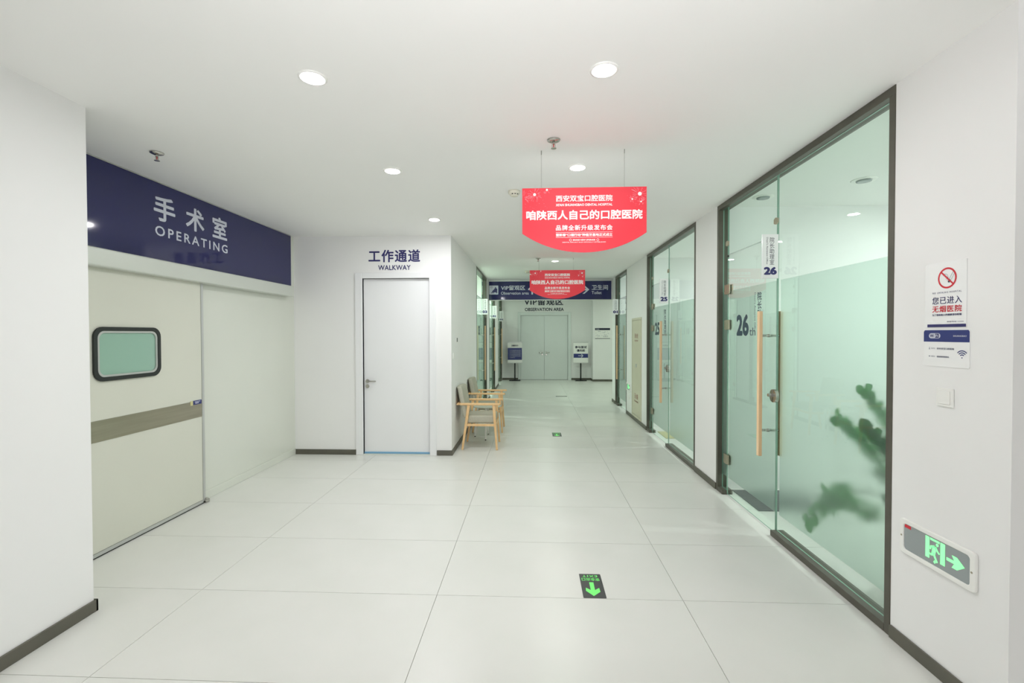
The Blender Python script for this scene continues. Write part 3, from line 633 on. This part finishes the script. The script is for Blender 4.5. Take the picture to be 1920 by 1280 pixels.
mb = MB(); c3 = xs-0.001; put_text(mb, 'Wi', 'XN', c3, 2.300, 2.280, 1.608, 1.594, 0.02); put_rect(mb, 'XN', c3, 2.272, 2.252, 1.591, 1.611); mb.build('badge_print', 'navyprint', o)
mb = MB(); put_text(mb, 'Fi', 'XN', c3-0.0004, 2.269, 2.256, 1.607, 1.595, 0.02); mb.build('badge_letters', 'letter', o)
mb = MB(); put_text(mb, '西安双宝口腔医院', 'XN', xs, 2.262, 2.173, 1.546, 1.537, 0.01); put_text(mb, '88888886', 'XN', xs, 2.262, 2.198, 1.508, 1.500, 0.005)
put_disc(mb, 'XN', xs, 2.303, 1.545, 0.0022, 10); put_poly(mb, 'XN', xs, [(2.307, 1.537), (2.299, 1.537), (2.300, 1.541), (2.306, 1.541)]); put_rect(mb, 'XN', xs, 2.306, 2.299, 1.502, 1.507)
put_text(mb, '账号:', 'XN', xs, 2.293, 2.272, 1.545, 1.538, 0); put_text(mb, '密码:', 'XN', xs, 2.293, 2.272, 1.508, 1.501, 0); mb.build('grey_print', 'grey_ink', o)

def switch(x, y, z, face, label, sz=0.086, group=None, dark=False):
    s = -1 if face == 'XN' else 1
    o = thing('wall_switch', label, 'switch', (x, y, z), group)
    MB().box(x+s*0.0003, x+s*0.009, y-sz/2, y+sz/2, z-sz/2, z+sz/2).build('plate', 'white', o, 0.003)
    MB().box(x+s*0.0092, x+s*0.012, y-sz*.36, y+sz*.36, z-sz*.36, z+sz*.36).build('rocker', 'black' if dark else 'white', o, 0.002)
switch(XR, 2.215, 1.318, 'XN', 'white square rocker switch below the wireless sign')
switch(XR, 9.22, 0.37, 'XN', 'small white socket plate below the far exit light')
switch(XH, 6.25, 1.317, 'XP', 'white switch low on the hall wall by the walkway corner')
switch(XH, 6.52, 1.531, 'XP', 'white thermostat with a dark display on the hall wall', 0.08, None, True)

def exit_light(label, ya, yb, zt, zb, detail=True):
    """ya: far/left end, yb: near/right end"""
    w = ya-yb; h = zt-zb; o = thing('exit_light', label, 'exit light', (XR, (ya+yb)/2, zb), None)
    Y = lambda u: ya-w*u; Z = lambda v: zt-h*v
    mb = MB(); cy, cz = (ya+yb)/2, (zt+zb)/2
    ring_prism(mb, 'XN', XR-0.0003, XR-0.016, rrect(cy, cz, w, h, h*.1), rrect(cy, cz, w*.875, h*.74, h*.09)); mb.build('frame', 'white', o, 0.004)
    MB().prism([(XR-0.0004, a, b) for a, b in rrect(cy, cz, w*.874, h*.739, h*.09)], (-0.011, 0, 0)).build('display_panel', 'panelgrey', o)
    c = XR-0.0118; mb = MB()
    def q(u, v): return (Y(u), Z(v))
    put_rect(mb, 'XN', c, Y(.375), Y(.43), Z(.165), Z(.74)); put_rect(mb, 'XN', c, Y(.575), Y(.635), Z(.165), Z(.74)); put_rect(mb, 'XN', c, Y(.44), Y(.565), Z(.165), Z(.225))
    put_poly(mb, 'XN', c, [q(.655, .46), q(.75, .46), q(.72, .34), q(.785, .34), q(.875, .50), q(.785, .66), q(.72, .66), q(.75, .54), q(.655, .54)])
    put_disc(mb, 'XN', c, Y(.535), Z(.285), h*.042, 14)
    for p, r, wd in ((q(.50, .36), q(.485, .56), h*.12), (q(.50, .36), q(.45, .40), h*.055), (q(.45, .39), q(.44, .48), h*.05), (q(.51, .36), q(.54, .46), h*.055), (q(.54, .46), q(.565, .50), h*.05),
                     (q(.485, .55), q(.51, .66), h*.065), (q(.51, .66), q(.535, .76), h*.06), (q(.48, .55), q(.46, .62), h*.065), (q(.46, .62), q(.43, .60), h*.05), (q(.495, .80), q(.51, .74), h*.06)):
        put_line(mb, 'XN', c, p, r, wd)
    mb.build('exit_pictogram', 'exitgreen', o)
    if detail:
        mb = MB(); put_rect(mb, 'XN', c, Y(.07), Y(.165), Z(.15), Z(.24)); mb.build('status_label', 'redprint', o)
        MB().cyl((XR-.0155, Y(.965), Z(.5)), (XR-.0175, Y(.965), Z(.5)), .0045, n=10).cyl((XR-.0155, Y(.033), Z(.5)), (XR-.0175, Y(.033), Z(.5)), .0045, n=10).build('screw', 'brownsteel', o)
exit_light('large lit green exit light low on the near right wall', 2.455, 2.048, 0.672, 0.497)
exit_light('small looking lit green exit light beside the beige hose cabinet', 9.44, 9.08, 0.635, 0.485, False)

o = thing('hose_cabinet', 'tall beige hose cabinet panel between glass bays 25 and 01', 'cabinet', (XR, 8.54, 0.07))
mb = MB(); ring_prism(mb, 'XN', XR-0.0003, XR-0.016, [(8.91, 1.90), (8.17, 1.90), (8.17, 0.075), (8.91, 0.075)], [(8.87, 1.86), (8.21, 1.86), (8.21, 0.115), (8.87, 0.115)]); mb.build('frame', 'beige', o, 0.002)
MB().box(XR-0.011, XR-0.0003, 8.215, 8.865, 0.12, 1.855).build('door', 'beige', o, 0.002)
MB().box(XR-0.020, XR-0.0112, 8.50, 8.58, 1.0, 1.06).build('latch', 'alu', o, 0.002)
mb = MB(); c = XR-0.0116
put_text(mb, '消火栓', 'XN', c, 8.68, 8.40, 1.62, 1.53, 0.01); put_text(mb, 'FIRE HYDRANT', 'XN', c, 8.68, 8.40, 1.50, 1.47, 0.01)
put_text(mb, '灭火箱', 'XN', c, 8.68, 8.40, 0.52, 0.42, 0.01); put_text(mb, 'FIRE EXTINGUISHER', 'XN', c, 8.70, 8.38, 0.39, 0.36, 0.01)
mb.build('lettering', 'cabtext', o)

# ------------------------------------------------------------------ floor stickers
def sticker(label, x0, x1, y0, y1, shear=0):
    o = thing('exit_sticker', label, 'sticker', ((x0+x1)/2, (y0+y1)/2, 0.0), 'black exit stickers on the floor')
    MB().prism([(a, b, 0.0004) for a, b in rrect((x0+x1)/2, (y0+y1)/2, x1-x0, y1-y0, 0.006, 3)], (0, 0, 0.0012)).build('backing', 'sticker', o)
    X = lambda u: x0+(x1-x0)*u; Y = lambda v: y1-(y1-y0)*v; c = 0.0022
    mb = MB()
    put_text(mb, 'EXIT', 'Z', c, X(.83), X(.14), Y(.145), Y(.06), 0.01, 1.2)       # read from the far side
    put_text(mb, '安全出口', 'Z', c, X(.90), X(.08), Y(.315), Y(.185), 0.01)
    put_poly(mb, 'Z', c, [(X(.39), Y(.37)), (X(.59), Y(.37)), (X(.58), Y(.69)), (X(.79), Y(.60)), (X(.80), Y(.76)), (X(.47), Y(.93)), (X(.17), Y(.73)), (X(.19), Y(.60)), (X(.39), Y(.69))])
    mb.build('exit_print', 'stickergreen', o)
sticker('black exit sticker with a green arrow, nearest on the floor', 0.309, 0.450, 2.825, 3.108)
sticker('black exit sticker with a green arrow farther down the hall floor', 0.314, 0.458, 7.293, 7.570)
o = thing('floor_strip', 'thin dark strip on the floor near the end of the hall', 'sticker', (0.74, 12.0, 0))
MB().box(0.60, 0.885, 11.94, 12.05, 0.0004, 0.002).build('backing', 'sticker', o)
mb = MB(); put_rect(mb, 'Z', 0.0026, 0.63, 0.85, 11.975, 12.01); mb.build('print', 'brownsteel', o)

# ------------------------------------------------------------------ armchairs and side table
def armchair(label):
    o = thing('armchair', label, 'chair', (0, 0, 0), 'wooden armchairs against the hall wall')
    for sy in (-1, 1):
        y = sy*0.235
        MB().bar((0.215, y, 0.62), (0.258, y*1.06, 0.001), 0.044, 0.040, 0.028, 0.028).build('front_leg', 'beech', o, 0.006)
        MB().bar((-0.135, y, 0.62), (-0.225, y*1.06, 0.001), 0.044, 0.040, 0.028, 0.028).build('rear_leg', 'beech', o, 0.006)
        p = [(-0.30, y-0.020*sy, .622), (-0.25, y+0.016*sy, .622), (0.16, y+0.022*sy, .622), (0.295, y+0.030*sy, .622), (0.31, y-0.0*sy, .622), (0.20, y-0.026*sy, .622), (-0.2, y-0.024*sy, .622)]
        MB().prism(p, (0, 0, 0.030)).build('armrest', 'beech', o, 0.007)
        MB().bar((-0.175, y*.98, 0.345), (0.225, y*.98, 0.345), 0.022, 0.032).build('side_rail', 'beech', o, 0.004)
    MB().bar((0.238, -0.225, 0.345), (0.238, 0.225, 0.345), 0.032, 0.022, side=(0, 0, 1)).build('front_rail', 'beech', o, 0.004)
    MB().bar((-0.175, -0.225, 0.345), (-0.175, 0.225, 0.345), 0.032, 0.022, side=(0, 0, 1)).build('rear_rail', 'beech', o, 0.004)
    MB().bar((-0.29, -0.235, 0.634), (-0.29, 0.235, 0.634), 0.026, 0.03, side=(0, 0, 1)).build('back_crossbar', 'beech', o, 0.006)
    MB().box(-0.18, 0.235, -0.222, 0.222, 0.364, 0.475).build('seat', 'fabric', o, 0.028, True, 4)
    # curved upholstered back
    mb = MB(); n = 8; T = 0.065; prof = [(-0.165, 0.44), (-0.185, 0.55), (-0.21, 0.68), (-0.235, 0.80), (-0.25, 0.875)]
    vs = []
    for x, z in prof:
        for i in range(n+1):
            t = -1+2*i/n; yy = t*0.235; b = -0.035*(1-t*t); vs.append((x+b+0.02, yy, z)); 
        for i in range(n+1):
            t = 1-2*i/n; yy = t*0.235; b = -0.035*(1-t*t); vs.append((x+b-T+0.02, yy, z))
    N = 2*(n+1); fs = []
    for k in range(len(prof)-1):
        for i in range(N): fs.append((k*N+i, k*N+(i+1) % N, (k+1)*N+(i+1) % N, (k+1)*N+i))
    for k in (0, len(prof)-1):
        for i in range(n): fs.append((k*N+i, k*N+i+1, k*N+N-2-i, k*N+N-1-i))
    mb.add(vs, fs); mb.build('backrest', 'fabric', o, 0.02, True, 4)
    return o
ch = armchair('wooden armchair with grey upholstery, nearer of the two by the wall')
ch2 = copy_tree(ch); ch2['label'] = 'wooden armchair with grey upholstery, farther of the two by the wall'
ch.location = (-0.755, 6.65, 0); ch2.location = (-0.755, 7.78, 0)
tb = thing('side_table', 'low round side table on silver legs between the two armchairs', 'table', (-0.715, 7.22, 0))
MB().lathe((-0.715, 7.22, 0), [(0.205, 0.478), (0.222, 0.482), (0.225, 0.490), (0.222, 0.498), (0.205, 0.50)], 36).build('table_top', 'tabletop', tb, 0, True)
for dx, dy in ((0, -.22), (0.19, 0.02), (-.19, 0.02), (0, .20)):
    cx, cy = -0.715+dx, 7.22+dy
    MB().bar((-0.715+dx*.75, 7.22+dy*.75, 0.478), (cx, cy, 0.014), 0.046, 0.022).build('leg', 'white', tb, 0.004)
    MB().bar((cx, cy, 0.0145), (cx, cy, 0.0005), 0.030, 0.018).build('foot', 'black', tb)

# ------------------------------------------------------------------ poster stands and floor plan by the far doors
def stand(label, x0, x1, y, kind):
    cx = (x0+x1)/2; o = thing('poster_stand', label, 'stand', (cx, y, 0), 'poster stands flanking the double doors')
    MB().box(x0, x1, y-0.008, y+0.012, 0.612, 1.33).build('poster_panel', 'white', o, 0.003)
    MB().box(x0-0.004, x1+0.004, y-0.012, y+0.014, 1.305, 1.338).build('clip_rail', 'alu', o)
    MB().box(x0-0.004, x1+0.004, y-0.012, y+0.014, 0.606, 0.625).build('clip_rail', 'alu', o)
    MB().box(cx-0.022, cx+0.022, y+0.013, y+0.04, 0.025, 1.2).build('pole', 'blackmetal', o, 0.003)
    MB().box(cx-0.19, cx+0.19, y-0.15, y+0.19, 0.0005, 0.024).build('base_plate', 'blackmetal', o, 0.006)
    c = y-0.0095
    if kind == 0:
        mb = MB(); put_rect(mb, 'YN', c, x0+.005, x1-.005, 0.72, 1.13); mb.build('blue_field', 'bluebar', o)
        mb = MB(); put_text(mb, '温馨提示', 'YN', c, cx-.12, cx+.12, 1.24, 1.18, 0.02); mb.build('heading', 'ink', o)
        mb = MB()
        for k in range(6):
            put_text(mb, '为了您的健康请您保持安静', 'YN', c-.0015, x0+.07, x1-.05-(.2 if k == 5 else 0), 1.06-k*.05, 1.03-k*.05, 0.0)
        mb.build('body_text', 'letter', o)
    else:
        mb = MB(); put_rect(mb, 'YN', c, x0+.005, x1-.005, 0.79, 0.93); mb.build('blue_field', 'bluebar', o)
        mb = MB(); put_text(mb, '参与面试', 'YN', c, x0+.05, x1-.05, 1.20, 1.11, 0.03); put_text(mb, '请向前', 'YN', c, x0+.11, x1-.11, 1.085, 0.995, 0.03); mb.build('heading', 'ink', o)
        mb = MB(); a = cx; z = .86
        put_line(mb, 'YN', c-.002, (a-.09, z), (a+.07, z), .022); put_line(mb, 'YN', c-.002, (a+.015, z+.058), (a+.078, z-.004), .024); put_line(mb, 'YN', c-.002, (a+.015, z-.058), (a+.078, z+.004), .024)
        mb.build('arrow', 'letter', o)
stand('poster stand with a blue notice left of the far double doors', -0.862, -0.362, 16.0, 0)
stand('poster stand with a right pointing arrow right of the far double doors', 1.403, 1.905, 16.0, 1)
o = thing('floor_plan', 'small floor plan board on the boxed column at the hall end', 'sign', (2.36, 15.8, 1.44))
MB().box(2.11, 2.615, 15.79, 15.7995, 1.45, 1.81).build('panel', 'white', o, 0.002)
mb = MB(); put_rect(mb, 'YN', 15.7885, 2.11, 2.615, 1.735, 1.805); put_rect(mb, 'YN', 15.7885, 2.11, 2.615, 1.448, 1.462); mb.build('header_bar', 'ink', o)
mb = MB(); rnd = random.Random(5)
for k in range(26):
    a = rnd.uniform(2.13, 2.55); b = rnd.uniform(1.49, 1.70); w = rnd.uniform(.01, .05)
    put_rect(mb, 'YN', 15.7885, a, a+w, b, b+rnd.uniform(.004, .012))
for k in range(4): put_line(mb, 'YN', 15.7885, (2.40+k*.04, 1.50), (2.43+k*.04, 1.60-k*.02), .008)
mb.build('plan_print', 'grey_ink', o)
mb = MB(); put_text(mb, '平面图', 'YN', 15.787, 2.13, 2.25, 1.785, 1.755, 0); mb.build('heading', 'letter', o)

# ------------------------------------------------------------------ things inside the glazed rooms
pl = thing('potted_plant', 'green leafy potted plant blurred behind the frosted glass of bay 26', 'plant', (2.42, 2.80, 0))
MB().lathe((2.42, 2.80, 0), [(0.16, 0.020), (0.19, 0.12), (0.20, 0.28), (0.205, 0.30), (0.185, 0.30), (0.18, 0.27)], 28).build('pot', 'pot', pl, 0, True)
MB().lathe((2.42, 2.80, 0), [(0.19, 0.001), (0.235, 0.022), (0.228, 0.024), (0.185, 0.006)], 28).build('saucer', 'pot', pl, 0, True)
MB().cyl((2.42, 2.80, 0.268), (2.42, 2.80, 0.275), 0.178, n=24).build('soil', 'soil', pl)
lm = bpy.data.meshes.new('leaf'); L = 1.0
lv = []; lfc = []
for i in range(7):
    t = i/6; w = 0.34*math.sin(math.pi*min(1, t*0.93+0.04))**0.8; z = -0.10*t*t
    lv += [(-w, t, z+0.10*w), (0, t, z), (w, t, z+0.10*w)]
for i in range(6):
    a = i*3; lfc += [(a, a+1, a+4, a+3), (a+1, a+2, a+5, a+4)]
lm.from_pydata(lv, [], lfc); lm.materials.append(M['leaf']); [setattr(p, 'use_smooth', True) for p in lm.polygons]; lm.update()
rnd = random.Random(11)
tips = [((1.975, 2.86, 1.27), .08, 9), ((1.985, 3.13, 1.06), .075, 10), ((1.98, 2.80, 1.03), .10, 8), ((2.03, 2.68, .92), .10, 9), ((1.985, 3.44, .24), .085, 8), ((2.0, 3.26, .50), .085, 6),
        ((2.1, 2.66, 1.2), .09, 9), ((2.05, 2.72, .62), .09, 9), ((2.5, 2.9, 1.3), .1, 9), ((2.7, 2.6, 1.1), .1, 9), ((2.2, 3.0, .75), .09, 8), ((2.65, 3.1, .9), .1, 9)]
base = Vector((2.42, 2.80, 0.272))
for tip, ll, n in tips:
    tip = Vector(tip); b0 = base + Vector((rnd.uniform(-.06, .06), rnd.uniform(-.06, .06), 0)); hz = tip - b0; hor = Vector((hz.x, hz.y, 0))
    low = tip.z < 0.5
    ctrl = b0 + hor*0.45 + Vector((0, 0, (0.62 if low else max(hz.z, .3)*0.75)))
    pts = [(1-t)**2*b0 + 2*t*(1-t)*ctrl + t*t*tip for t in [i/10 for i in range(11)]]
    st = MB().tube(pts, [0.010-0.0007*i for i in range(11)], 7).build('stem', 'stem', pl, 0, True)
    for k in range(n):
        t = (0.62 if low else 0.5)+(0.38 if low else 0.5)*(k+0.5)/n; p = (1-t)**2*b0 + 2*t*(1-t)*ctrl + t*t*tip; tan = (2*(1-t)*(ctrl-b0)+2*t*(tip-ctrl)).normalized()
        for sgn in (-1, 1):
            side = tan.cross(Vector((1, 0, 0))); side = side.normalized() if side.length > .1 else Vector((0, 1, 0))
            d = (side*sgn*(0.9) + tan*0.75 + Vector((rnd.uniform(-.25, .25), 0, rnd.uniform(-.05, .15)))).normalized()
            sz = 1.3*ll*rnd.uniform(.75, 1.05)*(1-.35*abs(t-.7))
            if p.x + d.x*sz < 1.965: d.x = max((1.965-p.x)/sz, -.2); d.normalize()
            yv = d; zv = Vector((-1, rnd.uniform(-.4, .4), .25)); xv = yv.cross(zv).normalized(); zv = xv.cross(yv)
            lo = bpy.data.objects.new('leaf', lm); COL.objects.link(lo); lo.parent = st
            lo.matrix_local = Matrix.Translation(p-pl.location) @ Matrix((xv, yv, zv)).transposed().to_4x4() @ Matrix.Diagonal((sz*1.1, sz, sz, 1))
o = MB().box(2.05, 2.75, 4.28, 4.84, 0.0005, 0.008).build('door_mat', 'mat'); tag(o, 'dark grey mat on the floor inside the door of room 26', 'mat')
o = MB().box(2.05, 2.45, 7.2, 7.7, 0.0005, 0.008).build('floor_cloth', 'yellow'); tag(o, 'pale yellow cloth on the floor inside the door of room 25', 'cloth')
